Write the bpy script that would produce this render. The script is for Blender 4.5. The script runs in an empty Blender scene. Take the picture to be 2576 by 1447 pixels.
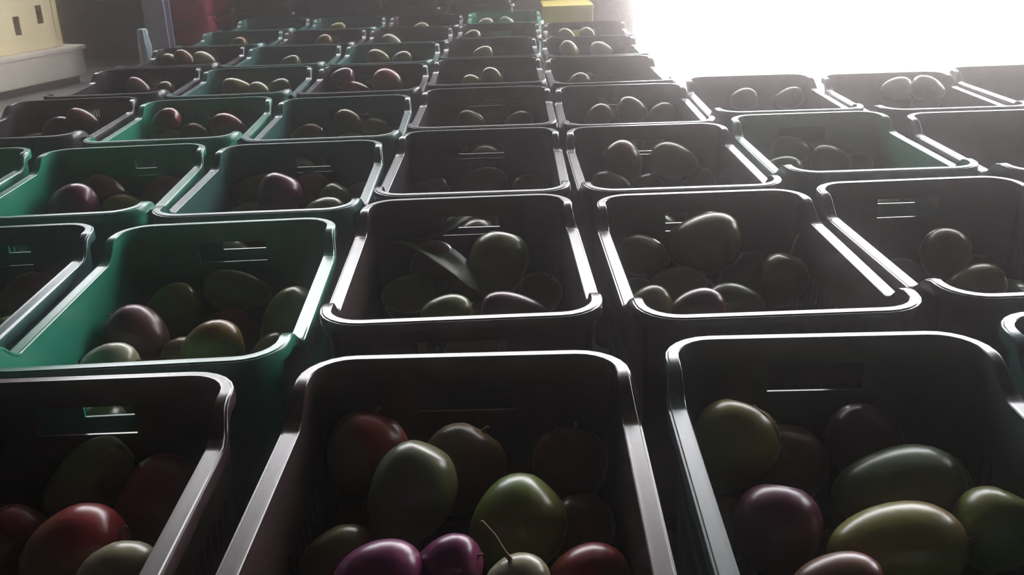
import bpy, bmesh, math, random
import numpy as np
from mathutils import Vector, Matrix, Euler

# ------------------------------------------------------------------ camera, world, light, exposure
sc = bpy.context.scene
C = sc.collection
PITCH, ROLL, FPX = math.radians(20.883), math.radians(1.9455), 2450.0
RIM = 0.31                                   # height of the crates' rims above the floor
CAM_Z = RIM + 0.4455

cam_data = bpy.data.cameras.new('camera')
cam_data.sensor_width = 36.0
cam_data.lens = FPX / 2576.0 * 36.0
cam_data.clip_start = 0.02
cam = bpy.data.objects.new('camera', cam_data)
C.objects.link(cam)
CAM_M = Matrix.Translation((0, 0, CAM_Z)) @ Matrix.Rotation(math.pi / 2 - PITCH, 4, 'X') @ Matrix.Rotation(-ROLL, 4, 'Z')
cam.matrix_world = CAM_M
sc.camera = cam

SKY = 13.0
world = bpy.data.worlds.new('sky')
sc.world = world
world.use_nodes = True
bg = world.node_tree.nodes['Background']
bg.inputs['Color'].default_value = (0.985, 0.975, 1.0, 1)
bg.inputs['Strength'].default_value = SKY

DOOR_X0, DOOR_X1, DOOR_H, WALL_Y = 0.80, 5.4, 3.7, 6.2
GAP_X0, GAP_Z0, GAP_Z1 = -3.2, 1.9, 3.5      # unseen strip under the eaves, left of the doorway, added to brighten the rims
portal_data = bpy.data.lights.new('doorway_portal', 'AREA')
portal_data.shape = 'RECTANGLE'
portal_data.size = DOOR_X1 - DOOR_X0
portal_data.size_y = DOOR_H
portal_data.cycles.is_portal = True
portal = bpy.data.objects.new('doorway_portal', portal_data)
portal.matrix_world = Matrix.Translation(((DOOR_X0 + DOOR_X1) / 2, WALL_Y + 0.1, DOOR_H / 2)) @ Matrix.Rotation(-math.pi / 2, 4, 'X')
C.objects.link(portal)

portal2_data = bpy.data.lights.new('added_eaves_portal', 'AREA')
portal2_data.shape = 'RECTANGLE'
portal2_data.size = DOOR_X0 - GAP_X0
portal2_data.size_y = GAP_Z1 - GAP_Z0
portal2_data.cycles.is_portal = True
portal2 = bpy.data.objects.new('added_eaves_portal', portal2_data)
portal2.matrix_world = Matrix.Translation(((DOOR_X0 + GAP_X0) / 2, WALL_Y + 0.1, (GAP_Z0 + GAP_Z1) / 2)) @ Matrix.Rotation(-math.pi / 2, 4, 'X')
C.objects.link(portal2)

SIDE_Y0, SIDE_Y1, SIDE_H = 3.6, 5.9, 3.4      # unseen opening added in the right wall to light the crates' sides
portal3_data = bpy.data.lights.new('added_side_portal', 'AREA')
portal3_data.shape = 'RECTANGLE'
portal3_data.size = SIDE_Y1 - SIDE_Y0
portal3_data.size_y = SIDE_H
portal3_data.cycles.is_portal = True
portal3 = bpy.data.objects.new('added_side_portal', portal3_data)
portal3.matrix_world = Matrix.Translation((5.6 + 0.1, (SIDE_Y0 + SIDE_Y1) / 2, SIDE_H / 2)) @ Matrix.Rotation(math.pi / 2, 4, 'Z') @ Matrix.Rotation(math.pi / 2, 4, 'X') @ Matrix.Rotation(math.pi, 4, 'X')
C.objects.link(portal3)

sc.view_settings.view_transform = 'Standard'
sc.view_settings.look = 'None'
sc.view_settings.gamma = 1.0
sc.view_settings.use_curve_mapping = False
sc.view_settings.exposure = 0.0
sc.cycles.max_bounces = 8
sc.cycles.volume_bounces = 1
sc.cycles.denoising_input_passes = 'RGB_ALBEDO' 

HAZE_DENSITY, HAZE_G = 0.082, 0.96

# ------------------------------------------------------------------ helpers
rng = random.Random(7)
CAM_POS = Vector((0, 0, CAM_Z))
R3 = CAM_M.to_3x3()
RIGHT, UP, BACK = R3.col[0].copy(), R3.col[1].copy(), R3.col[2].copy()
FWD = -BACK


def ray(px, py):
    return FWD + RIGHT * ((px - 1288.0) / FPX) + UP * ((723.5 - py) / FPX)


def at_z(px, py, z):
    d = ray(px, py)
    return CAM_POS + d * ((z - CAM_Z) / d.z)


def at_y(px, py, y):
    d = ray(px, py)
    return CAM_POS + d * (y / d.y)


def depth(p):
    return (p - CAM_POS).dot(FWD)


def obj(name, mesh, mat=None, parent=None):
    o = bpy.data.objects.new(name, mesh)
    C.objects.link(o)
    if mat is not None and len(mesh.materials) == 0:
        mesh.materials.append(mat)
    if parent is not None:
        o.parent = parent
    return o


def bm_mesh(bm, name, smooth=False, angle=None):
    bmesh.ops.recalc_face_normals(bm, faces=bm.faces)
    me = bpy.data.meshes.new(name)
    bm.to_mesh(me)
    bm.free()
    if smooth:
        me.shade_smooth()
        if angle:
            me.set_sharp_from_angle(angle=math.radians(angle))
    return me


def tag(o, label, cat, group=None):
    o['label'] = label
    o['category'] = cat
    if group:
        o['group'] = group
    return o


def structure(o):
    o['kind'] = 'structure'
    return o


def empty(name, loc=(0, 0, 0), rz=0.0):
    o = bpy.data.objects.new(name, None)
    o.empty_display_size = 0.05
    o.location = loc
    o.rotation_euler = (0, 0, rz)
    C.objects.link(o)
    return o


def add_box(bm, lo, hi, bevel=0.0):
    x0, y0, z0 = lo
    x1, y1, z1 = hi
    vs = [bm.verts.new(p) for p in ((x0, y0, z0), (x1, y0, z0), (x1, y1, z0), (x0, y1, z0), (x0, y0, z1), (x1, y0, z1), (x1, y1, z1), (x0, y1, z1))]
    fs = [bm.faces.new([vs[i] for i in q]) for q in ((0, 3, 2, 1), (4, 5, 6, 7), (0, 1, 5, 4), (1, 2, 6, 5), (2, 3, 7, 6), (3, 0, 4, 7))]
    if bevel:
        es = list({e for f in fs for e in f.edges})
        bmesh.ops.bevel(bm, geom=es, offset=bevel, segments=2, affect='EDGES', profile=0.6)


def box_mesh(name, lo, hi, bevel=0.0):
    bm = bmesh.new()
    add_box(bm, lo, hi, bevel)
    return bm_mesh(bm, name)


def add_tube(bm, pts, radii, seg=8):
    rings = []
    n = len(pts)
    for i, p in enumerate(pts):
        p = Vector(p)
        d = Vector(pts[min(i + 1, n - 1)]) - Vector(pts[max(i - 1, 0)])
        d.normalize()
        a = d.cross(Vector((0.13, 0.31, 0.94)))
        a.normalize()
        b = d.cross(a)
        rings.append([bm.verts.new(p + (a * math.cos(2 * math.pi * k / seg) + b * math.sin(2 * math.pi * k / seg)) * radii[i]) for k in range(seg)])
    for r0, r1 in zip(rings, rings[1:]):
        for k in range(seg):
            bm.faces.new((r0[k], r0[(k + 1) % seg], r1[(k + 1) % seg], r1[k]))
    bm.faces.new(rings[0][::-1])
    bm.faces.new(rings[-1])


# ------------------------------------------------------------------ materials
def new_mat(name):
    m = bpy.data.materials.new(name)
    m.use_nodes = True
    nt = m.node_tree
    return m, nt, nt.nodes['Principled BSDF']


def N(nt, kind, **kw):
    n = nt.nodes.new(kind)
    for k, v in kw.items():
        if k in n.inputs:
            n.inputs[k].default_value = v
        else:
            setattr(n, k, v)
    return n


def ramp(nt, fac, stops):
    r = nt.nodes.new('ShaderNodeValToRGB')
    cr = r.color_ramp
    while len(cr.elements) < len(stops):
        cr.elements.new(0.5)
    for e, (p, c) in zip(cr.elements, stops):
        e.position = p
        e.color = c if len(c) == 4 else (*c, 1)
    nt.links.new(fac, r.inputs[0])
    return r


def rough_mat(name, a, b, scale=6.0, rough=0.85, bump=0.1, spec=0.3, detail=6.0):
    m, nt, p = new_mat(name)
    tc = N(nt, 'ShaderNodeTexCoord')
    no = N(nt, 'ShaderNodeTexNoise', Scale=scale, Detail=detail)
    nt.links.new(tc.outputs['Object'], no.inputs['Vector'])
    r = ramp(nt, no.outputs['Fac'], [(0.3, a), (0.7, b)])
    nt.links.new(r.outputs[0], p.inputs['Base Color'])
    p.inputs['Roughness'].default_value = rough
    p.inputs['Specular IOR Level'].default_value = spec
    bp = N(nt, 'ShaderNodeBump', Strength=bump, Distance=0.01)
    nt.links.new(no.outputs['Fac'], bp.inputs['Height'])
    nt.links.new(bp.outputs[0], p.inputs['Normal'])
    return m


def plastic_mat(name, col, rough=0.38, scuff=0.03, spec=0.5, trans=0.0):
    """Injection-moulded crate plastic: one colour, fine scratches and dusty scuffs."""
    m, nt, p = new_mat(name)
    tc = N(nt, 'ShaderNodeTexCoord')
    p.inputs['Base Color'].default_value = (*col, 1)
    p.inputs['Roughness'].default_value = rough
    p.inputs['Specular IOR Level'].default_value = spec
    if trans:
        p.inputs['Transmission Weight'].default_value = trans
    return m


PL = {
    'green': plastic_mat('green_plastic', (0.022, 0.190, 0.122), 0.27),
    'dark_green': plastic_mat('dark_green_plastic', (0.034, 0.100, 0.090), 0.27),
    'grey_green': plastic_mat('grey_green_plastic', (0.060, 0.095, 0.085), 0.27),
    'brown': plastic_mat('brown_plastic', (0.045, 0.026, 0.027), 0.25),
    'black': plastic_mat('black_plastic', (0.030, 0.026, 0.032), 0.25),
    'red': plastic_mat('red_plastic', (0.300, 0.020, 0.050), 0.45),
    'yellow': plastic_mat('yellow_plastic', (0.58, 0.45, 0.09), 0.45),
    'cream': plastic_mat('cream_plastic', (0.80, 0.69, 0.42), 0.55),
}


def fruit_mat(name, base, blush, lo, hi, island=False):
    """Mango skin: ground colour, a blush spreading from one shoulder, pale lenticel dots."""
    base, blush = tuple(c * 0.57 for c in base), tuple(c * 0.57 for c in blush)
    m, nt, p = new_mat(name)
    tc = N(nt, 'ShaderNodeTexCoord')
    oi = N(nt, 'ShaderNodeObjectInfo')
    no = N(nt, 'ShaderNodeTexNoise', Scale=1.3, Detail=3.0)
    ofs = N(nt, 'ShaderNodeVectorMath', operation='ADD')
    nt.links.new(tc.outputs['Object'], ofs.inputs[0])
    nt.links.new(oi.outputs['Random'], ofs.inputs[1])
    nt.links.new(ofs.outputs[0], no.inputs['Vector'])
    dot = N(nt, 'ShaderNodeVectorMath', operation='DOT_PRODUCT')
    dot.inputs[1].default_value = (0.35, 0.30, 0.12)
    nt.links.new(tc.outputs['Object'], dot.inputs[0])
    add = N(nt, 'ShaderNodeMath', operation='ADD')
    nt.links.new(dot.outputs['Value'], add.inputs[0])
    nt.links.new(no.outputs['Fac'], add.inputs[1])
    r = ramp(nt, add.outputs[0], [(lo, base), (hi, blush)])
    r.color_ramp.interpolation = 'EASE'
    vo = N(nt, 'ShaderNodeTexVoronoi', Scale=16.0)
    nt.links.new(ofs.outputs[0], vo.inputs['Vector'])
    dots = ramp(nt, vo.outputs['Distance'], [(0.06, (1, 1, 1)), (0.13, (0, 0, 0))])
    mix = N(nt, 'ShaderNodeMix', data_type='RGBA')
    sca = N(nt, 'ShaderNodeMath', operation='MULTIPLY')
    sca.inputs[1].default_value = 0.35
    nt.links.new(dots.outputs[0], sca.inputs[0])
    nt.links.new(sca.outputs[0], mix.inputs[0])
    nt.links.new(r.outputs[0], mix.inputs[6])
    mix.inputs[7].default_value = (0.22, 0.20, 0.12, 1)
    nt.links.new(mix.outputs[2], p.inputs['Base Color'])
    p.inputs['Roughness'].default_value = 0.29
    p.inputs['Specular IOR Level'].default_value = 0.5
    if island:
        geo = N(nt, 'ShaderNodeNewGeometry')
        rr = ramp(nt, geo.outputs['Random Per Island'], [(0.0, (0.08, 0.10, 0.03)), (0.4, (0.13, 0.11, 0.035)), (0.7, (0.12, 0.035, 0.025)), (1.0, (0.075, 0.025, 0.04))])
        rr.color_ramp.interpolation = 'CONSTANT'
        nt.links.new(rr.outputs[0], p.inputs['Base Color'])
    return m


FRUIT = {
    'green': fruit_mat('green_mango_skin', (0.23, 0.33, 0.07), (0.30, 0.30, 0.08), 0.5, 0.9),
    'greygreen': fruit_mat('grey_green_mango_skin', (0.20, 0.27, 0.14), (0.26, 0.25, 0.10), 0.5, 0.9),
    'olive': fruit_mat('olive_mango_skin', (0.29, 0.28, 0.08), (0.30, 0.15, 0.06), 0.5, 0.95),
    'yellow': fruit_mat('yellow_green_mango_skin', (0.40, 0.38, 0.09), (0.42, 0.24, 0.07), 0.5, 0.95),
    'pale': fruit_mat('pale_mango_skin', (0.52, 0.52, 0.34), (0.48, 0.42, 0.24), 0.5, 0.9),
    'red': fruit_mat('red_mango_skin', (0.36, 0.16, 0.06), (0.42, 0.05, 0.05), 0.25, 0.6),
    'dullred': fruit_mat('dull_red_mango_skin', (0.26, 0.13, 0.08), (0.26, 0.05, 0.05), 0.25, 0.65),
    'purple': fruit_mat('purple_mango_skin', (0.22, 0.09, 0.09), (0.22, 0.05, 0.10), 0.25, 0.65),
    'violet': fruit_mat('violet_mango_skin', (0.30, 0.06, 0.20), (0.32, 0.05, 0.16), 0.25, 0.65),
    'blush': fruit_mat('red_streaked_green_mango_skin', (0.26, 0.28, 0.12), (0.42, 0.06, 0.03), 0.56, 0.68),
}
FRUIT_HEAP = fruit_mat('heaped_mango_skin', (0.2, 0.2, 0.06), (0.3, 0.1, 0.05), 0.4, 0.8, island=True)
STEM = rough_mat('dry_stem', (0.16, 0.11, 0.06), (0.30, 0.23, 0.13), 40.0, 0.8, 0.2)
LEAF = rough_mat('mango_leaf_green', (0.05, 0.07, 0.025), (0.085, 0.105, 0.04), 22.0, 0.5, 0.15, spec=0.3)
LEAF_Y = rough_mat('yellowing_leaf', (0.22, 0.30, 0.04), (0.40, 0.38, 0.08), 18.0, 0.45, 0.15, spec=0.5)
CONCRETE = rough_mat('concrete_floor', (0.15, 0.145, 0.14), (0.22, 0.21, 0.20), 3.0, 0.6, 0.12, spec=0.5)
YARD = rough_mat('pale_yard_concrete', (0.60, 0.58, 0.54), (0.72, 0.70, 0.66), 2.0, 0.9, 0.05)
WALL = rough_mat('dark_plaster', (0.028, 0.022, 0.027), (0.045, 0.036, 0.042), 2.2, 0.9, 0.1)
WALL_LOW = rough_mat('dark_painted_dado', (0.11, 0.10, 0.09), (0.15, 0.135, 0.12), 3.0, 0.8, 0.05)
ROOF = rough_mat('dark_roof', (0.022, 0.020, 0.020), (0.035, 0.031, 0.031), 2.0, 0.9, 0.05)
LEDGE = rough_mat('worn_pale_ledge', (0.60, 0.54, 0.47), (0.74, 0.68, 0.61), 5.0, 0.8, 0.15)
STEEL = plastic_mat('grey_painted_steel', (0.34, 0.33, 0.40), 0.40, 0.1)
WRAP = plastic_mat('clear_film', (0.40, 0.50, 0.56), 0.30, 0.0, 0.5)

# ------------------------------------------------------------------ the room
X0, X1, Y0, ROOM_H = -4.2, 5.6, -3.5, 4.4
structure(obj('floor', box_mesh('floor', (X0, Y0, -0.1), (X1, WALL_Y + 0.2, 0.0)), CONCRETE))
bm = bmesh.new()
vs = [bm.verts.new((x, y, -0.02)) for x, y in ((-30, WALL_Y + .2), (X1, WALL_Y + .2), (X1, -8), (40, -8), (40, 60), (-30, 60))]
f = bm.faces.new(vs)
ext = bmesh.ops.extrude_face_region(bm, geom=[f])
bmesh.ops.translate(bm, vec=(0, 0, -.2), verts=[v for v in ext['geom'] if isinstance(v, bmesh.types.BMVert)])
structure(obj('ground_outside', bm_mesh(bm, 'ground_outside'), YARD))
structure(obj('ceiling', box_mesh('ceiling', (X0 - .2, Y0 - .2, ROOM_H), (X1 + .2, WALL_Y + .2, ROOM_H + 0.1)), ROOF))
structure(obj('wall_left', box_mesh('wall_left', (X0 - 0.2, Y0, -0.1), (X0, WALL_Y, ROOM_H)), WALL))
bm = bmesh.new()
for lo, hi in (((X1, Y0, -0.1), (X1 + 0.2, SIDE_Y0, ROOM_H)), ((X1, SIDE_Y1, -0.1), (X1 + 0.2, WALL_Y, ROOM_H)), ((X1, SIDE_Y0, SIDE_H), (X1 + 0.2, SIDE_Y1, ROOM_H))):
    add_box(bm, lo, hi)
structure(obj('wall_right', bm_mesh(bm, 'wall_right'), WALL))
structure(obj('wall_front', box_mesh('wall_front', (X0 - 0.2, Y0 - 0.2, -0.1), (X1 + 0.2, Y0, ROOM_H)), WALL))
bm = bmesh.new()
for lo, hi in (((X0 - 0.2, WALL_Y, -0.1), (GAP_X0, WALL_Y + 0.2, ROOM_H)), ((GAP_X0, WALL_Y, -0.1), (DOOR_X0, WALL_Y + 0.2, GAP_Z0)), ((GAP_X0, WALL_Y, GAP_Z1), (DOOR_X0, WALL_Y + 0.2, ROOM_H)), ((DOOR_X1, WALL_Y, -0.1), (X1 + 0.2, WALL_Y + 0.2, ROOM_H)), ((DOOR_X0, WALL_Y, DOOR_H), (DOOR_X1, WALL_Y + 0.2, ROOM_H))):
    add_box(bm, lo, hi)
structure(obj('wall_back', bm_mesh(bm, 'wall_back'), WALL))
structure(obj('trim_1', box_mesh('trim_1', (X0, WALL_Y - 0.03, 0.0), (DOOR_X0, WALL_Y, 0.42)), WALL_LOW))

# ------------------------------------------------------------------ crate meshes
A0, B0, A1, B1, RC = 0.154, 0.254, 0.165, 0.2655, 0.046
DROP = 0.028


def lerp(a, b, t):
    return a + (b - a) * t


def drop_at(s):
    s = abs(s)
    if s >= 0.93:
        return 0.0
    if s <= 0.72:
        return 1.0
    t = (0.93 - s) / 0.21
    return t * t * (3 - 2 * t)


SHORT = [-1.0] + sorted([(k + .5) * .17 + e for k in range(-5, 5) for e in (-.035, .035)]) + [1.0]
LONG = [-1.0, -0.95] + sorted([(k + .5) * .1 + e for k in range(-9, 9) for e in (-.032, .032)]) + [0.95, 1.0]
# perimeter: list of (kind, data): straight points carry the side, corners an angle
PERI = []
for side, ss in (('front', SHORT), ('right', LONG), ('back', SHORT), ('left', LONG)):
    for s in ss:
        PERI.append((side, s))
    c = {'front': -90, 'right': 0, 'back': 90, 'left': 180}[side]
    for k in range(1, 6):
        PERI.append((side + '_corner', math.radians(c + 15 * k)))


def peri_point(i, t):
    """Plan position and outward normal at perimeter index i, t = 0 at the base, 1 at the top."""
    a, b = lerp(A0, A1, t), lerp(B0, B1, t)
    side, s = PERI[i]
    hx, hy = a - RC, b - RC
    if side == 'front':
        return Vector((s * hx, -b)), Vector((0, -1))
    if side == 'right':
        return Vector((a, s * hy)), Vector((1, 0))
    if side == 'back':
        return Vector((-s * hx, b)), Vector((0, 1))
    if side == 'left':
        return Vector((-a, -s * hy)), Vector((-1, 0))
    n = Vector((math.cos(s), math.sin(s)))
    sx, sy = {'front_corner': (1, -1), 'right_corner': (1, 1), 'back_corner': (-1, 1), 'left_corner': (-1, -1)}[side]
    return Vector((sx * hx, sy * hy)) + n * RC, n


def peri_drop(i):
    side, s = PERI[i]
    return DROP * drop_at(s) if side in ('left', 'right') else 0.0


ROWS = [0.0, 0.035, 0.08, 0.10, 0.145, 0.165, 0.205, 0.245, 0.278, 0.310]


def row_z(i, z):
    d = peri_drop(i)
    return z if z <= 0.205 else 0.205 + (z - 0.205) * (RIM - d - 0.205) / (RIM - 0.205)


def crate_body_mesh(closed=False):
    bm = bmesh.new()
    n = len(PERI)
    grid = []
    for z in ROWS:
        rowv = []
        for i in range(n):
            p, nn = peri_point(i, z / RIM)
            rowv.append(bm.verts.new((p.x, p.y, row_z(i, z))))
        grid.append(rowv)
    for r in range(len(ROWS) - 1):
        zc = (ROWS[r] + ROWS[r + 1]) / 2
        for i in range(n):
            j = (i + 1) % n
            s0, s1 = PERI[i], PERI[j]
            hole = False
            if s0[0] == s1[0] and 'corner' not in s0[0]:
                mid, wid = (s0[1] + s1[1]) / 2, abs(s0[1] - s1[1])
                if s0[0] in ('front', 'back'):
                    if 0.245 < zc < 0.278 and abs(mid) < 0.46 and not closed:
                        hole = True
                    if abs(wid - .07) < 1e-3 and (0.035 < zc < 0.08 or 0.10 < zc < 0.145):
                        hole = True
                else:
                    if abs(wid - .064) < 1e-3 and (0.035 < zc < 0.08 or 0.10 < zc < 0.145 or 0.165 < zc < 0.205):
                        hole = True
            if not hole:
                bm.faces.new((grid[r][i], grid[r][j], grid[r + 1][j], grid[r + 1][i]))
    bm.faces.new(grid[0][::-1])
    bmesh.ops.recalc_face_normals(bm, faces=bm.faces)
    me = bpy.data.meshes.new('crate_body_sheet')
    bm.to_mesh(me)
    bm.free()
    o = bpy.data.objects.new('tmp', me)
    C.objects.link(o)
    so = o.modifiers.new('thickness', 'SOLIDIFY')
    so.thickness = 0.0032
    so.offset = -1.0
    dg = bpy.context.evaluated_depsgraph_get()
    out = bpy.data.meshes.new_from_object(o.evaluated_get(dg))
    out.name = 'crate_body'
    bpy.data.objects.remove(o)
    out.shade_smooth()
    out.set_sharp_from_angle(angle=math.radians(40))
    return out


def crate_rim_mesh():
    bm = bmesh.new()
    n = len(PERI)
    rings = []
    for i in range(n):
        p, nn = peri_point(i, 1.0)
        d = peri_drop(i)
        k = d / DROP
        w = 0.0100 + 0.0050 * k
        z = RIM - d
        prof = [(-0.0042, -0.0008), (-0.0032, 0.0), (w - .0035, 0.0), (w - .0025, -0.0012), (w - .0006, -0.0014), (w, -0.0024), (w, -0.016), (w - 0.0026, -0.016), (w - 0.0032, -0.0052), (0.0006, -0.0052), (-0.0042, -0.004)]
        rings.append([bm.verts.new((p.x + nn.x * o_, p.y + nn.y * o_, z + dz)) for o_, dz in prof])
    m = len(rings[0])
    for i in range(n):
        r0, r1 = rings[i], rings[(i + 1) % n]
        for k in range(m):
            bm.faces.new((r0[k], r1[k], r1[(k + 1) % m], r0[(k + 1) % m]))
    return bm_mesh(bm, 'crate_rim', True, 35)


def crate_rib_mesh():
    """Thin fins under the rim on the two short ends."""
    bm = bmesh.new()
    for e in (-1, 1):
        y = e * (B1 - 0.0005)
        for k in range(-5, 6):
            x = k * 0.019
            z0, z1 = (0.150, 0.212)
            ys = sorted((y, y + e * 0.007))
            add_box(bm, (x - .0012, ys[0] - (0.003 if e > 0 else 0), z0), (x + .0012, ys[1] + (0.003 if e < 0 else 0), z1))
            add_box(bm, (x - .0012, ys[0] - (0.002 if e > 0 else 0), 0.281), (x + .0012, ys[1] + (0.002 if e < 0 else 0), 0.302))
    return bm_mesh(bm, 'crate_ribs')


BODY_CLOSED = crate_body_mesh(True)            # hand holes left shut to keep the bright doorway from showing through
BODY, RIMM, RIBS = crate_body_mesh(), crate_rim_mesh(), crate_rib_mesh()


def variant(me, key):
    m = me.copy()
    m.materials.clear()
    m.materials.append(PL[key])
    return m


CR_MESH = {}


def crate_parts(root, key, closed=False):
    if (key, closed) not in CR_MESH:
        CR_MESH[key, closed] = (variant(BODY_CLOSED if closed else BODY, key), variant(RIMM, key), variant(RIBS, key))
    b, r, f = CR_MESH[key, closed]
    obj('body', b, None, root)
    obj('rim', r, None, root)
    o = obj('grip_ribs', f, None, root)
    o['kind'] = 'stuff'


# ------------------------------------------------------------------ where the crates stand: column, row -> x, y, turn, colour
LAY = {
    (0, 1): (-0.059, 0.700, -1.2, 'brown'), (0, 2): (-0.067, 1.340, 1.0, 'brown'), (0, 3): (-0.063, 1.905, -0.5, 'black'),
    (0, 4): (-0.055, 2.476, -0.6, 'brown'), (0, 5): (-0.055, 3.080, 0.3, 'brown'), (0, 6): (-0.050, 3.655, 0.5, 'black'),
    (0, 7): (-0.020, 4.215, -0.5, 'brown'), (0, 8): (0.008, 4.775, 0.4, 'green'),
    (1, 1): (0.330, 0.720, -1.6, 'grey_green'), (1, 2): (0.320, 1.322, 0.4, 'brown'), (1, 3): (0.306, 1.890, 0.1, 'brown'),
    (1, 4): (0.308, 2.446, -1.0, 'black'), (1, 5): (0.312, 3.030, 0.5, 'brown'), (1, 6): (0.325, 3.595, 0.6, 'black'), (1, 7): (0.350, 4.150, -0.4, 'brown'),
    (2, 1): (0.715, 0.760, -1.0, 'dark_green'), (2, 2): (0.697, 1.357, 1.4, 'brown'), (2, 3): (0.684, 1.964, 0.1, 'green'), (2, 4): (0.679, 2.535, -1.2, 'black'),
    (3, 3): (1.065, 1.920, -0.6, 'black'), (3, 4): (1.052, 2.500, -0.8, 'black'), (4, 4): (1.440, 2.560, 0.6, 'brown'),
    (-1, 1): (-0.462, 0.674, 0.5, 'brown'), (-1, 2): (-0.440, 1.240, 2.2, 'green'), (-1, 3): (-0.436, 1.828, 1.3, 'dark_green'),
    (-1, 4): (-0.424, 2.402, 1.5, 'dark_green'), (-1, 5): (-0.422, 3.010, 1.0, 'black'), (-1, 6): (-0.420, 3.585, 0.2, 'dark_green'), (-1, 7): (-0.395, 4.145, 0.8, 'black'), (-1, 8): (-0.372, 4.715, 0.0, 'brown'),
    (-2, 2): (-0.828, 1.255, 2.2, 'dark_green'), (-2, 3): (-0.815, 1.850, 3.0, 'green'), (-2, 4): (-0.803, 2.445, 2.4, 'green'), (-2, 5): (-0.802, 3.040, 1.8, 'dark_green'),
    (-2, 6): (-0.797, 3.620, 1.0, 'dark_green'), (-2, 7): (-0.772, 4.180, 1.2, 'black'), (-2, 8): (-0.750, 4.745, 0.6, 'dark_green'),
    (-3, 3): (-1.205, 1.870, 2.6, 'green'), (-3, 4): (-1.198, 2.520, 2.6, 'black'), (-3, 5): (-1.186, 3.112, 2.6, 'black'), (-3, 6): (-1.182, 3.690, 1.6, 'black'),
    (-3, 7): (-1.150, 4.250, 1.6, 'dark_green'), (-3, 8): (-1.135, 4.815, 1.0, 'dark_green'),
}
COLNAME = {0: 'the centre column', 1: 'the first column right of centre', 2: 'the second column right of centre', 3: 'the third column right of centre', 4: 'the outermost column on the right',
           -1: 'the first column left of centre', -2: 'the second column left of centre', -3: 'the third column left of centre'}
ORD = ['first', 'second', 'third', 'fourth', 'fifth', 'sixth', 'seventh', 'eighth', 'ninth']
PLNAME = {'green': 'green', 'dark_green': 'dark green', 'grey_green': 'grey-green', 'brown': 'dark brown', 'black': 'black'}
CR_ROOT = {}
CR_PHRASE = {}
for key in sorted(LAY, key=lambda k: (k[1], k[0])):
    x, y, a, colr = LAY[key]
    idx = sorted(r for c, r in LAY if c == key[0]).index(key[1])
    root = empty('mango_crate', (x, y, 0.0), math.radians(a))
    crate_parts(root, colr, key in ((2, 4), (3, 4), (4, 4)))
    tag(root, f'{PLNAME[colr]} plastic mango crate, {ORD[idx]} from the front in {COLNAME[key[0]]}', 'crate', 'mango crates standing in rows')
    CR_ROOT[key] = root
    CR_PHRASE[key] = f'{ORD[idx]} crate of {COLNAME[key[0]]}'

# ------------------------------------------------------------------ mangoes
def mango_mesh(name, seed, nu=18, nv=14):
    """Unit mango, long axis +X (stem end), kidney bend and a small beak."""
    r = random.Random(seed)
    bend, egg, beak = r.uniform(.05, .12), r.uniform(.10, .18), r.uniform(.03, .07)
    bm = bmesh.new()
    rings = []
    for j in range(1, nv):
        t = math.pi * j / nv
        cx = math.cos(t)
        rr = math.sin(t) ** 0.94 * (1 + egg * cx)
        ring = []
        for i in range(nu):
            a = 2 * math.pi * i / nu
            y, z = rr * math.cos(a), rr * math.sin(a)
            y += -bend * (cx * cx) + bend * .4
            if y < 0 and cx < -0.3:
                y -= beak * (-cx - 0.3)
            ring.append(bm.verts.new((cx - (0.04 if j == 1 else 0), y, z)))
        rings.append(ring)
    p0 = bm.verts.new((0.955, -bend * .6, 0))
    p1 = bm.verts.new((-1.0, -bend * .6 - beak * .5, 0))
    for i in range(nu):
        bm.faces.new((p0, rings[0][i], rings[0][(i + 1) % nu]))
        bm.faces.new((p1, rings[-1][(i + 1) % nu], rings[-1][i]))
    for r0, r1 in zip(rings, rings[1:]):
        for i in range(nu):
            bm.faces.new((r0[i], r1[i], r1[(i + 1) % nu], r0[(i + 1) % nu]))
    return bm_mesh(bm, name, True)


MANGO_BASE = [mango_mesh('mango_shape', s) for s in (1, 2, 3)]
MANGO_MESH = {}


def mango_mesh_for(colr, k):
    key = (colr, k)
    if key not in MANGO_MESH:
        m = MANGO_BASE[k].copy()
        m.materials.append(FRUIT[colr])
        MANGO_MESH[key] = m
    return MANGO_MESH[key]


# stem meshes in the unit mango's space (scaled with it)
def stem_mesh(length, curve):
    bm = bmesh.new()
    pts = [(0.90, -.04, 0), (1.0 + length * .3, -.04 + curve * .1, 0.01), (1.0 + length * .7, -.04 + curve * .5, 0.03), (1.0 + length, -.04 + curve, 0.05)]
    add_tube(bm, pts, [0.085, 0.05, 0.042, 0.048], 7)
    m = bm_mesh(bm, 'mango_stem', True)
    m.materials.append(STEM)
    return m


STEM_SHORT, STEM_LONG = stem_mesh(0.10, 0.02), stem_mesh(0.75, 0.25)

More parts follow.
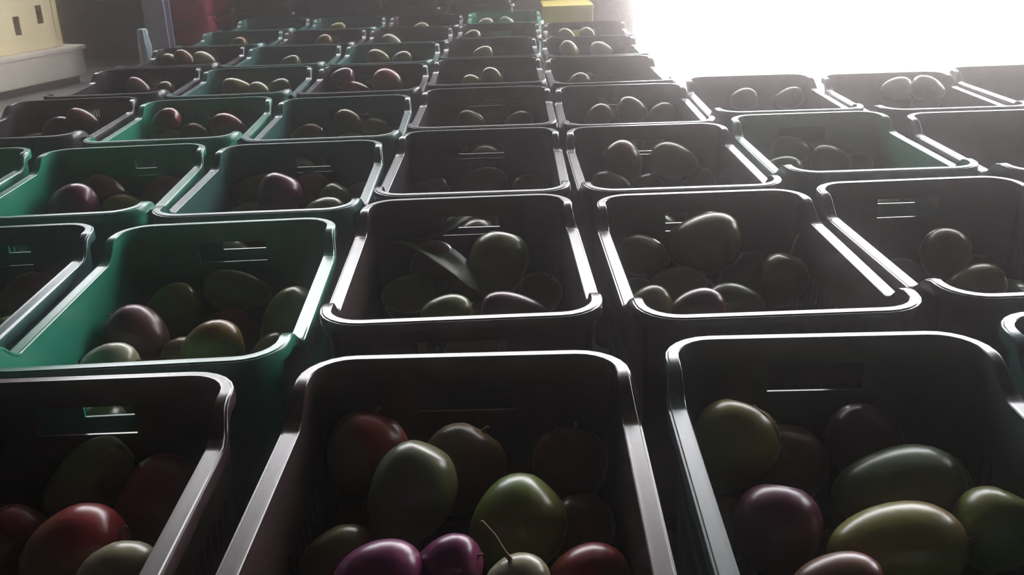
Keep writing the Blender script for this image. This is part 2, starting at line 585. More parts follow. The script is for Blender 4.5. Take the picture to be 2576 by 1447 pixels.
# crate, px, py, width px, height px, tilt of the long axis (deg, from the picture's horizontal), colour, height of centre, extra
MZ = 0.185
M = [
    # first crate right of centre
    ((1, 1), 1862, 1130, 215, 225, 70, 'yellow', .215, 'curl', 'yellow-green mango with a thin stem against the back wall of the grey-green crate'),
    ((1, 1), 1985, 1160, 190, 215, 85, 'olive', .175, '', 'olive mango half hidden behind the stemmed one in the grey-green crate'),
    ((1, 1), 2150, 1130, 190, 190, 60, 'purple', .175, '', 'dark purple mango under the handle slot of the grey-green crate'),
    ((1, 1), 2262, 1242, 385, 235, 8, 'greygreen', .205, '', 'long pale green mango lying sideways in the grey-green crate'),
    ((1, 1), 2400, 1225, 230, 190, 20, 'olive', .165, '', 'olive mango behind the long pale one in the grey-green crate'),
    ((1, 1), 1955, 1335, 225, 235, 80, 'purple', .200, '', 'purple-red round mango in the middle of the grey-green crate'),
    ((1, 1), 2255, 1370, 345, 225, 5, 'yellow', .205, '', 'big yellow-olive mango lying in front in the grey-green crate'),
    ((1, 1), 2530, 1335, 215, 215, 65, 'green', .205, '', 'green mango at the right wall of the grey-green crate'),
    ((1, 1), 2110, 1482, 215, 165, 10, 'dullred', .215, '', 'dull pink mango at the bottom edge in the grey-green crate'),
    ((1, 1), 1765, 1330, 130, 170, 80, 'greygreen', .150, '', 'dark green mango deep at the left wall of the grey-green crate'),
    # centre front crate
    ((0, 1), 888, 1165, 205, 235, 75, 'blush', .200, 'nub', 'red-streaked green mango at the back left of the centre front crate'),
    ((0, 1), 1032, 1250, 215, 290, 66, 'greygreen', .225, '', 'grey-green egg-shaped mango standing upright in the centre front crate'),
    ((0, 1), 1158, 1185, 220, 235, 60, 'olive', .185, '', 'olive mango behind the upright one in the centre front crate'),
    ((0, 1), 1435, 1185, 200, 215, 80, 'dullred', .190, 'nub', 'dull red mango at the back right of the centre front crate'),
    ((0, 1), 1298, 1325, 265, 235, 48, 'green', .215, '', 'bright green mango tilted in the centre front crate'),
    ((0, 1), 1490, 1335, 165, 205, 80, 'olive', .170, '', 'dark olive mango at the right wall of the centre front crate'),
    ((0, 1), 812, 1410, 195, 160, 25, 'olive', .190, '', 'brownish olive mango at the lower left of the centre front crate'),
    ((0, 1), 968, 1450, 235, 185, 12, 'violet', .235, '', 'shiny violet mango at the bottom of the centre front crate'),
    ((0, 1), 1115, 1425, 100, 95, 20, 'violet', .235, '', 'small round violet fruit beside the shiny violet mango'),
    ((0, 1), 1512, 1460, 215, 160, 10, 'red', .205, '', 'red mango at the bottom right of the centre front crate'),
    ((0, 1), 1302, 1476, 110, 85, 10, 'pale', .235, 'stalk', 'small pale mango with an upright stalk at the bottom edge'),
    ((0, 1), 880, 1300, 170, 190, 70, 'red', .145, '', 'dark red mango deep below the red-streaked one'),
    # front crate left of centre
    ((-1, 1), 228, 1212, 255, 165, 42, 'green', .215, '', 'green mango pointing up in the brown crate at the lower left'),
    ((-1, 1), 432, 1265, 245, 250, 150, 'red', .200, 'nub', 'red mango with a stem scar in the brown crate at the lower left'),
    ((-1, 1), 187, 1390, 275, 225, 25, 'red', .215, '', 'orange-red mango at the front of the brown crate at the lower left'),
    ((-1, 1), 25, 1370, 150, 165, 60, 'dullred', .200, '', 'dull red mango at the left edge of the lower left crate'),
    ((-1, 1), 330, 1455, 215, 145, 12, 'pale', .235, '', 'pale yellow-green mango at the bottom of the lower left crate'),
    # green crate
    ((-1, 2), 432, 785, 165, 125, 40, 'green', .190, '', 'shiny green mango in the middle of the nearest green crate'),
    ((-1, 2), 595, 742, 180, 105, 172, 'greygreen', .165, 'nub', 'grey-green mango lying under the handle slot of the nearest green crate'),
    ((-1, 2), 722, 815, 190, 130, 55, 'green', .195, '', 'upright green mango at the right wall of the nearest green crate'),
    ((-1, 2), 345, 860, 175, 155, 140, 'purple', .195, 'nub', 'purple-pink mango at the front left of the nearest green crate'),
    ((-1, 2), 535, 872, 160, 125, 15, 'yellow', .205, '', 'pale yellow-green mango at the front of the nearest green crate'),
    ((-1, 2), 590, 825, 140, 110, 160, 'dullred', .170, '', 'brownish red mango between the green ones in the nearest green crate'),
    ((-1, 2), 275, 922, 130, 85, 10, 'pale', .215, '', 'pale mango peeping over the front rim of the nearest green crate'),
    ((-1, 2), 440, 905, 110, 120, 60, 'olive', .170, '', 'olive mango beside the purple-pink one in the nearest green crate'),
    ((-1, 2), 690, 890, 120, 110, 40, 'olive', .170, '', 'olive mango in the front right corner of the nearest green crate'),
    # second left, row 2
    ((-2, 2), 75, 752, 145, 130, 20, 'dullred', .180, '', ''), ((-2, 2), 10, 850, 120, 90, 15, 'green', .190, '', ''),
    # second left, row 3
    ((-2, 3), 185, 515, 128, 105, 15, 'purple', .218, '', ''), ((-2, 3), 283, 487, 120, 90, 150, 'dullred', .175, '', ''),
    ((-2, 3), 312, 528, 130, 85, 175, 'yellow', .195, '', ''), ((-2, 3), 412, 492, 110, 90, 30, 'dullred', .180, '', ''),
    # first left, row 3
    ((-1, 3), 630, 482, 140, 90, 5, 'olive', .180, '', ''), ((-1, 3), 605, 530, 120, 70, 10, 'olive', .190, '', ''), ((-1, 3), 720, 492, 115, 110, 70, 'purple', .222, '', ''),
    ((-1, 3), 815, 448, 105, 100, 40, 'dullred', .175, '', ''), ((-1, 3), 828, 498, 95, 85, 60, 'green', .180, '', ''), ((-1, 3), 905, 500, 85, 70, 30, 'olive', .175, '', ''), ((-1, 3), 820, 532, 110, 65, 0, 'pale', .205, '', ''),
    # centre row 2
    ((0, 2), 1265, 675, 175, 148, 78, 'green', .215, '', 'upright green mango in front of the handle slot, leafy centre crate'),
    ((0, 2), 1030, 738, 140, 100, 10, 'green', .185, '', 'dark green mango below the broad leaf in the centre crate'),
    ((0, 2), 1125, 792, 130, 80, 5, 'green', .205, '', 'green mango at the front rim of the leafy centre crate'),
    ((0, 2), 1295, 788, 180, 100, 170, 'purple', .205, '', 'purple-grey mango at the front rim of the leafy centre crate'),
    ((0, 2), 1090, 668, 130, 110, 30, 'purple', .165, '', 'dark purple mango shaded by the broad leaf'),
    ((0, 2), 1390, 735, 120, 110, 60, 'olive', .170, '', 'dark olive mango at the right wall of the leafy centre crate'),
    # centre row 3
    ((0, 3), 1218, 462, 125, 78, 5, 'dullred', .195, '', ''), ((0, 3), 1060, 485, 100, 70, 20, 'purple', .175, '', ''), ((0, 3), 1350, 478, 100, 75, 170, 'olive', .170, '', ''),
    # right row 2
    ((1, 2), 1765, 605, 195, 165, 10, 'olive', .215, '', 'biggest olive mango on top of the heap in the brown crate'),
    ((1, 2), 1618, 645, 145, 105, 170, 'greygreen', .185, '', 'dull green mango left of the biggest olive one'),
    ((1, 2), 1872, 690, 150, 120, 20, 'purple', .185, '', 'dull purple mango right of the biggest olive one'),
    ((1, 2), 1705, 718, 155, 105, 10, 'olive', .190, '', 'olive mango below the biggest olive one'),
    ((1, 2), 1998, 705, 140, 130, 75, 'olive', .200, 'long', 'olive mango with a stem at the right wall'),
    ((1, 2), 1755, 778, 135, 85, 8, 'purple', .215, '', 'purple-grey mango gleaming at the front rim'),
    ((1, 2), 1848, 765, 155, 100, 175, 'greygreen', .190, '', 'greenish mango beside the gleaming purple-grey one'),
    ((1, 2), 1628, 775, 100, 75, 30, 'olive', .195, '', 'small olive mango in the front left corner'),
    # right row 3
    ((1, 3), 1565, 402, 110, 98, 125, 'olive', .205, '', ''), ((1, 3), 1703, 412, 125, 92, 165, 'yellow', .200, 'nub', ''), ((1, 3), 1540, 468, 108, 75, 165, 'greygreen', .205, '', ''), ((1, 3), 1620, 465, 80, 60, 10, 'dullred', .190, '', ''), ((1, 3), 1795, 455, 95, 70, 30, 'olive', .170, '', ''),
    # right row 4
    ((1, 4), 1590, 277, 88, 68, 160, 'olive', .205, '', ''), ((1, 4), 1665, 288, 78, 60, 10, 'greygreen', .195, '', ''), ((1, 4), 1505, 292, 76, 52, 20, 'dullred', .180, '', ''),
    # second right
    ((2, 2), 2367, 650, 130, 125, 60, 'olive', .205, 'nub', ''), ((2, 2), 2450, 715, 150, 110, 10, 'olive', .185, '', ''), ((2, 2), 2290, 690, 130, 90, 170, 'purple', .170, '', ''),
    ((2, 3), 1985, 375, 100, 72, 175, 'greygreen', .190, '', ''), ((2, 3), 2100, 408, 118, 78, 170, 'olive', .195, 'nub', ''), ((2, 3), 1965, 428, 110, 70, 5, 'greygreen', .210, '', ''), ((2, 3), 2230, 418, 110, 70, 20, 'olive', .175, '', ''),
    ((2, 4), 1870, 250, 80, 58, 5, 'greygreen', .205, '', ''), ((2, 4), 1985, 247, 82, 58, 10, 'olive', .205, '', ''),
    ((3, 4), 2255, 222, 88, 60, 10, 'pale', .225, '', ''), ((3, 4), 2345, 228, 95, 66, 160, 'olive', .225, '', ''), ((3, 4), 2430, 240, 80, 55, 10, 'greygreen', .200, '', ''),
    # centre far
    ((0, 4), 1185, 306, 80, 55, 165, 'olive', .205, '', ''), ((0, 4), 1305, 308, 80, 50, 10, 'dullred', .195, '', ''),
    ((0, 5), 1192, 212, 60, 45, 160, 'olive', .205, '', ''), ((0, 5), 1237, 196, 62, 50, 150, 'olive', .190, '', ''),
    ((0, 6), 1215, 136, 50, 36, 10, 'green', .205, '', ''), ((0, 7), 1180, 93, 48, 34, 10, 'greygreen', .205, '', ''), ((0, 8), 1275, 58, 46, 32, 160, 'greygreen', .215, '', ''), ((0, 8), 1222, 60, 44, 30, 10, 'pale', .21, '', ''),
    # first left far
    ((-1, 4), 775, 342, 92, 60, 10, 'olive', .190, '', ''), ((-1, 4), 880, 350, 90, 50, 5, 'pale', .205, '', ''), ((-1, 4), 952, 328, 90, 62, 160, 'yellow', .195, '', ''), ((-1, 4), 876, 316, 80, 52, 170, 'olive', .175, '', ''),
    ((-1, 5), 975, 208, 88, 74, 165, 'red', .205, '', ''), ((-1, 5), 892, 226, 92, 56, 170, 'dullred', .205, '', ''), ((-1, 5), 868, 198, 72, 52, 10, 'purple', .185, '', ''),
    ((-1, 6), 952, 146, 66, 46, 160, 'olive', .210, '', ''), ((-1, 6), 1012, 150, 56, 38, 10, 'greygreen', .205, '', ''), ((-1, 7), 985, 106, 58, 40, 160, 'pale', .210, '', ''), ((-1, 8), 1060, 72, 46, 32, 10, 'olive', .205, '', ''),
    # second left far
    ((-2, 4), 575, 320, 102, 70, 165, 'red', .200, '', ''), ((-2, 4), 420, 308, 76, 58, 10, 'dullred', .180, '', ''), ((-2, 4), 478, 340, 72, 46, 5, 'olive', .200, '', ''), ((-2, 4), 418, 350, 92, 48, 5, 'pale', .205, '', ''),
    ((-2, 5), 600, 224, 92, 56, 170, 'olive', .205, '', ''), ((-2, 5), 655, 230, 66, 48, 160, 'pale', .200, '', ''), ((-2, 5), 700, 222, 66, 44, 10, 'greygreen', .185, '', ''),
    ((-2, 6), 730, 160, 62, 40, 10, 'greygreen', .195, '', ''), ((-2, 7), 815, 105, 50, 34, 10, 'olive', .195, '', ''), ((-2, 8), 850, 72, 46, 30, 10, 'olive', .20, '', ''),
    # third left
    ((-3, 4), 205, 305, 90, 62, 160, 'dullred', .180, '', ''), ((-3, 4), 150, 322, 86, 58, 10, 'purple', .185, '', ''), ((-3, 4), 12, 366, 96, 52, 10, 'olive', .205, '', ''),
    ((-3, 5), 350, 222, 74, 48, 150, 'purple', .185, '', ''), ((-3, 5), 410, 230, 68, 46, 20, 'olive', .185, '', ''),
    ((-3, 6), 420, 156, 60, 44, 150, 'olive', .205, '', ''), ((-3, 6), 458, 150, 60, 46, 150, 'dullred', .205, '', ''), ((-3, 6), 515, 152, 66, 46, 160, 'pale', .205, '', ''),
    ((-3, 7), 600, 112, 52, 34, 10, 'olive', .195, '', ''),
    # right far
    ((1, 5), 1455, 208, 58, 42, 20, 'olive', .185, '', ''), ((1, 6), 1432, 125, 58, 42, 150, 'yellow', .210, '', ''), ((1, 6), 1512, 126, 66, 44, 160, 'pale', .210, '', ''), ((1, 7), 1425, 90, 46, 34, 150, 'olive', .205, '', ''), ((1, 7), 1478, 88, 46, 34, 150, 'greygreen', .205, '', ''),
]
CNAME = {'green': 'green', 'greygreen': 'grey-green', 'olive': 'olive', 'yellow': 'yellow-green', 'pale': 'pale', 'red': 'red', 'dullred': 'dull red', 'purple': 'purple', 'violet': 'violet', 'blush': 'red-streaked'}

# place: centre on the view ray at the given height, kept inside its crate, then pushed apart until they only touch
recs = []
for (ck, px, py, w, h, tilt, colr, z, extra, lab) in M:
    cx, cy, ca, _ = LAY[ck]
    for step in range(30):                       # higher in the crate where the sight line would leave through the far wall
        p = at_z(px, py, z)
        a_ = math.radians(ca)
        ly = -(p.x - cx) * math.sin(a_) + (p.y - cy) * math.cos(a_)
        if ly > B0 - .050 and z < (.272 if ck[1] >= 4 else .212 if ck in ((-1, 3), (-2, 3)) else .232):
            z += .004
        else:
            break
    dz = depth(p) / FPX
    if ck[1] >= 4:
        w, h = w * .92, h * .92
    big, small = max(w, h) * .5 * dz, min(w, h) * .5 * dz
    big, small = min(max(big, .040), .066), min(max(small, .031), .050)
    if extra == 'stalk' or 'small round' in lab:
        big, small = min(big, .030), min(small, .026)
    recs.append({'c': ck, 'p': p, 'o': p.copy(), 'a': big, 'b': small, 't': tilt, 'col': colr, 'x': extra, 'lab': lab, 'px': px, 'py': py})


def clamp(rc):
    cx, cy, ca, _ = LAY[rc['c']]
    ca = math.radians(ca)
    d = rc['p'] - Vector((cx, cy, 0))
    lx, ly = d.x * math.cos(ca) + d.y * math.sin(ca), -d.x * math.sin(ca) + d.y * math.cos(ca)
    t = max(0, rc['p'].z - rc['r'] * .5) / RIM
    mx, my = max(0, lerp(A0, A1, t) - .005 - rc['ex']), max(0, lerp(B0, B1, t) - .005 - rc['ey'])
    lx, ly = max(-mx, min(mx, lx)), max(-my, min(my, ly))
    rc['p'].x = cx + lx * math.cos(ca) - ly * math.sin(ca)
    rc['p'].y = cy + lx * math.sin(ca) + ly * math.cos(ca)
    rc['p'].z = max(rc['r'] + .01, min(.278, rc['p'].z))


for k, rc in enumerate(recs):
    rc['r'] = (rc['a'] * rc['b'] * rc['b']) ** (1 / 3)
    t = math.radians(rc['t'])
    rr = random.Random(k * 13 + 5)
    major = (RIGHT * math.cos(t) + UP * math.sin(t) + FWD * rr.uniform(-.35, .35)).normalized()
    mid = (-RIGHT * math.sin(t) + UP * math.cos(t))
    mid = (mid - major * mid.dot(major)).normalized()
    rc['m3'] = Matrix((major, mid, major.cross(mid).normalized())).transposed()
    ca = math.radians(LAY[rc['c']][2])
    for key_, ax in (('ex', Vector((math.cos(ca), math.sin(ca), 0))), ('ey', Vector((-math.sin(ca), math.cos(ca), 0)))):
        q = major.dot(ax) ** 2
        rc[key_] = math.sqrt(q * rc['a'] ** 2 + (1 - q) * (rc['b'] * 1.1) ** 2)
    clamp(rc)
by_crate = {}
for rc in recs:
    by_crate.setdefault(rc['c'], []).append(rc)
for lst in by_crate.values():
    for it in range(60):
        for i in range(len(lst)):
            for j in range(i):
                a, b = lst[i], lst[j]
                d = a['p'] - b['p']
                need = (a['r'] + b['r']) * 1.0
                if d.length < need:
                    # separate along the line of sight where that works, else directly
                    los = (a['p'] + b['p']) * .5 - CAM_POS
                    los.normalize()
                    n = d.normalized()
                    k = n.dot(los)
                    n = (n + los * (0.6 if k >= 0 else -0.6)).normalized()
                    push = (need - d.length) * .35
                    a['p'] += n * push
                    b['p'] -= n * push
        for rc in lst:
            clamp(rc)

used_labels = {}
names_in = {}
for ck, lst in by_crate.items():
    free = [r for r in lst if not r['lab']]
    for r in free:
        same = sorted([q for q in free if q['col'] == r['col']], key=lambda q: q['px'])
        if len(lst) == 1:
            r['lab'] = f"single {CNAME[r['col']]} mango showing in the {CR_PHRASE[ck]}"
        elif len(same) == 1:
            r['lab'] = f"{CNAME[r['col']]} mango in the {CR_PHRASE[ck]}"
        else:
            k = same.index(r)
            w = ['left', 'right'] if len(same) == 2 else ['left', 'middle', 'right']
            r['lab'] = f"{w[min(k, len(w) - 1)]} {CNAME[r['col']]} mango in the {CR_PHRASE[ck]}"
    for r in lst:
        if ck == (1, 2):
            r['lab'] += ', second-row crate right of centre' if 'brown' not in r['lab'] else ' second row'

for k, rc in enumerate(recs):
    rr = random.Random(k * 31 + 5)
    m3 = rc['m3']
    spin = Matrix.Rotation(rr.uniform(0, 6.28), 3, 'X')
    o = obj('mango', mango_mesh_for(rc['col'], k % 3))
    o.matrix_world = Matrix.Translation(rc['p']) @ m3.to_4x4() @ spin.to_4x4() @ Matrix.Diagonal((rc['a'], rc['b'], rc['b'] * .97, 1))
    tag(o, rc['lab'], 'mango', 'mangoes on top of the crates')
    if rc['x'] in ('nub', 'long') or (rc['c'][1] <= 2 and abs(rc['c'][0]) <= 1 and rc['x'] == '' and k % 3 == 0):
        s = obj('stem', STEM_LONG if rc['x'] == 'long' else STEM_SHORT, None, o)
    if rc['x'] == 'curl':                        # a dry stalk lying over the fruit
        bm = bmesh.new()
        inv = o.matrix_world.inverted()
        pts = []
        for px, py in ((1893, 1022), (1925, 1048), (1952, 1082), (1968, 1118), (1980, 1155)):
            d = ray(px, py).normalized()
            v = rc['p'] - CAM_POS
            q = v.dot(d)
            k2 = max(0.0, (rc['a'] * 1.03) ** 2 - (v.length_squared - q * q))
            pts.append(inv @ (CAM_POS + d * (q - math.sqrt(k2) * .9)))
        add_tube(bm, pts, [.05, .04, .035, .03, .025], 7)
        me = bm_mesh(bm, 'mango_stalk', True)
        me.materials.append(STEM)
        obj('stem', me, None, o)
    if rc['x'] == 'stalk':
        bm = bmesh.new()
        inv = o.matrix_world.inverted()
        base = rc['p'] + Vector((0, 0, rc['b'] * .7))
        tip = at_y(1210, 1312, base.y + 0.012)
        add_tube(bm, [inv @ base, inv @ base.lerp(tip, .35), inv @ (base.lerp(tip, .7) + Vector((.002, 0, 0))), inv @ tip], [.09, .06, .055, .065], 7)
        me = bm_mesh(bm, 'mango_stalk', True)
        me.materials.append(STEM)
        obj('stem', me, None, o)

# everything heaped under them, too many and too hidden to count: one object
verts, faces = [], []
low = mango_mesh('low', 4, 10, 8)
lv = np.array([v.co[:] for v in low.vertices])
lf = [list(p.vertices) for p in low.polygons]
rh = random.Random(3)
for ck, (cx, cy, ca, _) in LAY.items():
    ca = math.radians(ca)
    tops = [(rc['p'], rc['r']) for rc in by_crate.get(ck, [])]
    placed = []
    for layer in range(3):
        z = 0.044 + layer * 0.050
        nx, ny = (3, 5) if layer % 2 == 0 else (3, 5)
        for ix in range(nx):
            for iy in range(ny):
                r = rh.uniform(.036, .042)
                t = z / RIM
                mx, my = lerp(A0, A1, t) - .006 - r * 1.12, lerp(B0, B1, t) - .006 - r * 1.12
                lx = (ix / (nx - 1) * 2 - 1) * mx + (rh.uniform(-.008, .008) if 0 < ix < nx - 1 else 0)
                ly = ((iy + (.5 if layer % 2 else 0) * (1 if ix % 2 else -1) * .8) / (ny - 1) * 2 - 1) * my + rh.uniform(-.006, .006)
                lx, ly = max(-mx, min(mx, lx)), max(-my, min(my, ly))
                p = Vector((cx + lx * math.cos(ca) - ly * math.sin(ca), cy + lx * math.sin(ca) + ly * math.cos(ca), z))
                if any((p - q).length < (r + s) * .93 for q, s in tops):
                    p.z -= 0.012
                    if any((p - q).length < (r + s) * .93 for q, s in tops):
                        continue
                if any((p - q).length < (r + s) * .80 for q, s in placed):
                    continue
                placed.append((p, r))
                rot = np.array(Euler((rh.uniform(0, 6), rh.uniform(-.5, .5), rh.uniform(0, 6))).to_matrix())
                pts = (lv * np.array([r * 1.14, r * .96, r * .94])) @ rot.T + np.array(p)
                b0 = len(verts)
                verts.extend(pts.tolist())
                faces.extend([[i + b0 for i in f] for f in lf])
me = bpy.data.meshes.new('mangoes_heaped')
me.from_pydata(verts, [], faces)
me.update()
me.shade_smooth()
heap = obj('mangoes_heaped', me, FRUIT_HEAP)
heap['kind'] = 'stuff'
tag(heap, 'red and green mangoes heaped underneath the top ones in all crates', 'mangoes')


# ------------------------------------------------------------------ leaves in the centre crate
def leaf(name, pts, width, mat, label, twist=0.0, up=Vector((0, 0, 1))):
    bm = bmesh.new()
    n = len(pts)
    rows = []
    for i, p in enumerate(pts):
        t = i / (n - 1)
        d = (pts[min(i + 1, n - 1)] - pts[max(i - 1, 0)]).normalized()
        s = d.cross(up).normalized()
        nn = s.cross(d)
        s = s * math.cos(twist * t) + nn * math.sin(twist * t)
        nn = s.cross(d)
        w = width * (math.sin(math.pi * (0.04 + 0.94 * t)) ** 0.75)
        rows.append([bm.verts.new(p + s * w * k + nn * (abs(k) * w * .22)) for k in (-1, -.5, -.06, .06, .5, 1)])
    for r0, r1 in zip(rows, rows[1:]):
        for k in range(5):
            bm.faces.new((r0[k], r0[k + 1], r1[k + 1], r1[k]))
    me = bm_mesh(bm, name, True)
    o = obj(name, me, mat)
    so = o.modifiers.new('thickness', 'SOLIDIFY')
    so.thickness = 0.0012
    # midrib as a part
    bm = bmesh.new()
    add_tube(bm, [p + Vector((0, 0, -.0004)) for p in pts], [0.0018 - 0.0010 * i / (n - 1) for i in range(n)], 6)
    mm = bm_mesh(bm, 'leaf_midrib', True)
    obj('midrib', mm, LEAF_Y, o)
    tag(o, label, 'leaf', 'leaves among the mangoes')
    return o


def path(*quads):
    ctrl = [at_z(px, py, z) for px, py, z in quads]
    out = []
    n = len(ctrl)
    for i in range(n - 1):
        p0, p1, p2, p3 = ctrl[max(i - 1, 0)], ctrl[i], ctrl[i + 1], ctrl[min(i + 2, n - 1)]
        for k in range(4):
            t = k / 4
            out.append(.5 * ((2 * p1) + (p2 - p0) * t + (2 * p0 - 5 * p1 + 4 * p2 - p3) * t * t + (3 * p1 - p0 - 3 * p2 + p3) * t ** 3))
    out.append(ctrl[-1])
    return out


leaf('mango_leaf', path((965, 600, .232), (1030, 612, .242), (1100, 640, .240), (1160, 690, .228), (1195, 730, .214)), .032, LEAF, 'broad dark green leaf lying over the mangoes in the centre crate', .3)
leaf('mango_leaf', path((985, 545, .262), (1020, 540, .272), (1055, 528, .280), (1078, 506, .288)), .012, LEAF_Y, 'thin curled yellow-green leaf under the back rim of the leafy centre crate', .5)
leaf('mango_leaf', path((1060, 615, .246), (1120, 580, .256), (1165, 548, .266), (1200, 520, .276)), .016, LEAF, 'narrow green leaf pointing up at the back wall of the leafy crate', -.4)

# ------------------------------------------------------------------ the background at the left: ledge and cream crates
e0, e1 = at_z(-330, 318, 0.02), at_z(222, 196, 0.02)
d = (e1 - e0)
d.z = 0
ang = math.atan2(d.y, d.x)
L = d.length
led = empty('ledge', (e0.x, e0.y, 0.0), ang)
obj('base_block', box_mesh('ledge_base', (0.02, 0.03, 0.0), (L - 0.03, 0.75, 0.05)), WALL, led)
obj('slab', box_mesh('ledge_slab', (0, 0, 0.04), (L, 0.8, 0.172), 0.008), LEDGE, led)
obj('cap', box_mesh('ledge_cap', (-0.01, -0.012, 0.172), (L + 0.012, 0.81, 0.195), 0.006), LEDGE, led)
tag(led, 'pale worn ledge carrying cream crates in the upper left corner', 'ledge')


def slotted_crate(w, dpt, h, key, slots):
    """Crate with tall upright slots in its long face, corner posts and a thick base; local x along the face."""
    parts = {}
    bm = bmesh.new()
    add_box(bm, (0, 0, 0), (w, dpt, 0.035), 0.004)
    parts['base'] = bm_mesh(bm, 'slotted_base')
    t = 0.012
    bm = bmesh.new()
    xs = [0.03]
    for (a, b) in slots:
        xs += [a, b]
    xs.append(w - 0.03)
    for k in range(0, len(xs), 2):
        add_box(bm, (xs[k], 0.004, 0.035), (xs[k + 1], t, h))
    for k, (a, b) in enumerate(slots):
        add_box(bm, (a, 0.004, 0.035), (b, t, 0.085 + .04 * (k % 2)))
        add_box(bm, (a, 0.004, 0.175 + .04 * (k % 2)), (b, t, h))
    bmesh.ops.remove_doubles(bm, verts=bm.verts, dist=1e-5)
    parts['front_wall'] = bm_mesh(bm, 'slotted_front')
    parts['back_wall'] = box_mesh('slotted_back', (0.03, dpt - t, 0.035), (w - 0.03, dpt - .004, h))
    parts['side_wall'] = box_mesh('slotted_side', (0.004, 0.03, 0.035), (t, dpt - 0.03, h))
    parts['side_wall.001'] = box_mesh('slotted_side', (w - t, 0.03, 0.035), (w - .004, dpt - 0.03, h))
    parts['shading_lid'] = box_mesh('slotted_shading_lid', (-.004, -.004, h), (w + .004, dpt + .004, h + .02), .003)  # unseen cover added to keep the slots dark inside
    for i, (x, y) in enumerate(((0, 0), (w - .03, 0), (0, dpt - .03), (w - .03, dpt - .03))):
        parts['corner_post.%03d' % i] = box_mesh('slotted_post', (x, y, 0.035), (x + .03, y + .03, h), 0.004)
    for m in parts.values():
        m.materials.append(PL[key])
    return parts


def put_slotted(loc, rz, parts, label):
    r = empty('slotted_crate', loc, rz)
    for n, m in parts.items():
        obj(n.split('.')[0], m, None, r)
    tag(r, label, 'crate', 'slotted crates in the background')
    return r


cream = slotted_crate(0.46, 0.34, 0.33, 'cream', [(0.17, 0.21), (0.325, 0.365)])
ca, sa = math.cos(ang), math.sin(ang)


def on_ledge(u, v):
    return (e0.x + u * ca - v * sa, e0.y + u * sa + v * ca, 0.195)


put_slotted(on_ledge(L - 0.53, 0.06), ang, cream, 'cream slotted crate standing at the end of the pale ledge')
put_slotted(on_ledge(L - 1.02, 0.06), ang, cream, 'cream slotted crate at the left picture edge on the pale ledge')
yel = slotted_crate(0.062, 0.30, 0.33, 'yellow', [])
put_slotted(on_ledge(L - 0.062, 0.12), ang, yel, 'narrow dull yellow crate behind the cream one on the ledge')

# steel post with wrapped film, red crates, yellow crate near the door, dark stacks behind
pp = at_z(425, 118, 0.30)
pb = at_y(408, 118, 5.25)
post = empty('steel_post', (pb.x, pb.y, 0))
bm = bmesh.new()
for lo, hi in (((-.055, -.05, 0), (.055, -.038, 2.6)), ((-.055, .038, 0), (.055, .05, 2.6)), ((-.006, -.038, 0), (.006, .038, 2.6))):
    add_box(bm, lo, hi)
bmesh.ops.remove_doubles(bm, verts=bm.verts, dist=1e-5)
obj('shaft', bm_mesh(bm, 'post_shaft'), STEEL, post)
obj('base_plate', box_mesh('post_plate', (-.11, -.11, 0), (.11, .11, .014), .002), STEEL, post)
for i, (x, y) in enumerate(((-.085, -.085), (.085, -.085), (-.085, .085), (.085, .085))):
    bm = bmesh.new()
    add_tube(bm, [(x, y, .012), (x, y, .04)], [.010, .010], 6)
    obj('bolt', bm_mesh(bm, 'post_bolt'), STEEL, post)
tag(post, 'grey steel post rising behind the far left crates', 'post')

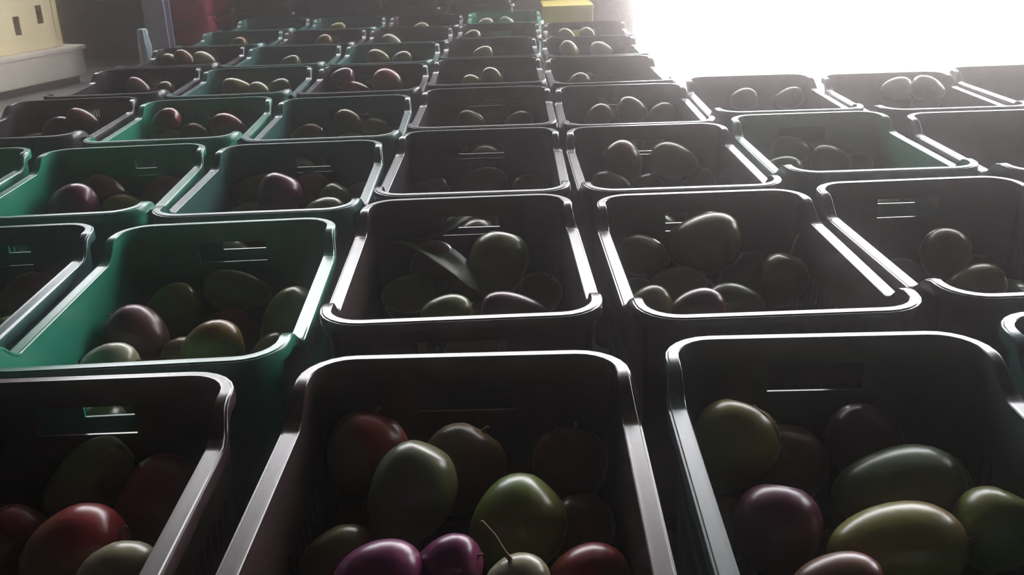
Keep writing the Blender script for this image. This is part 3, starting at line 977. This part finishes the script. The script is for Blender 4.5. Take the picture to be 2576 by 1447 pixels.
wp = at_y(357, 72, 4.9)
bm = bmesh.new()
nseg = 20
prof = [(z * wp.z / .56, r * .55) for z, r in ((0, .05), (.15, .055), (.33, .05), (.42, .052), (.50, .040), (.54, .045), (.56, .03))]
rings = []
for z, r in prof:
    rings.append([bm.verts.new((r * (1 + .18 * math.sin(5 * a + z * 9)) * math.cos(a), r * (1 + .18 * math.sin(7 * a + z * 14)) * math.sin(a), z)) for a in [2 * math.pi * k / nseg for k in range(nseg)]])
for r0, r1 in zip(rings, rings[1:]):
    for k in range(nseg):
        bm.faces.new((r0[k], r0[(k + 1) % nseg], r1[(k + 1) % nseg], r1[k]))
bm.faces.new(rings[0][::-1])
bm.faces.new(rings[-1])
film = obj('plastic_film_roll', bm_mesh(bm, 'plastic_film', True), WRAP)
film.location = (wp.x, wp.y, 0)
tag(film, 'crumpled clear plastic film standing beside the steel post', 'plastic film')


def back_crate(x, y, z, rz, key, label):
    r = empty('stacked_crate', (x, y, z), math.radians(rz))
    crate_parts(r, key)
    tag(r, label, 'crate', 'crates stacked against the back wall')


for n_, px, key, lab in ((0, 490, 'red', 'red'),):
    q = at_y(px, 60, 5.62)
    back_crate(q.x, 5.62, 0, 0, 'red', 'lower of two red crates behind the rows beside the steel post')
    back_crate(q.x, 5.62, RIM + .003, 1.5, 'red', 'upper of two red crates behind the rows beside the steel post')
for k, px in enumerate((690, 865, 1040, 1215)):
    q = at_y(px, 30, 5.70)
    w_ = ['beside the red crates', 'second to the right of the red crates', 'third to the right of the red crates', 'near the yellow crate'][k]
    for lv_ in range(2):
        back_crate(q.x, 5.72 + .03 * (k % 2), lv_ * (RIM + .003), (k - 1) * .8, 'black' if k % 2 else 'brown', f"{'upper' if lv_ else 'lower'} dark stacked crate at the back wall, {w_}")
q = at_y(1430, 14, 5.14)
yc = slotted_crate(0.25, 0.36, q.z - .02, 'yellow', [])
put_slotted((q.x - .125, 5.14, 0), 0, yc, 'yellow crate beside the bright doorway behind the last row')

# ------------------------------------------------------------------ scattering volume added to imitate the lens glow around the doorway
hz, nt, p = new_mat('doorway_glow_volume')
nt.nodes.remove(p)
vs = N(nt, 'ShaderNodeVolumeScatter', Density=HAZE_DENSITY, Anisotropy=HAZE_G)
vs.inputs['Color'].default_value = (1.0, 0.91, 0.89, 1)
nt.links.new(vs.outputs[0], nt.nodes['Material Output'].inputs['Volume'])
haze = obj('haze', box_mesh('haze', (X0 + .01, Y0 + .01, .001), (X1 - .01, WALL_Y - .04, ROOM_H - .01)), hz)
haze['kind'] = 'stuff'
tag(haze, 'thin added haze standing in for the lens glow around the doorway', 'haze')
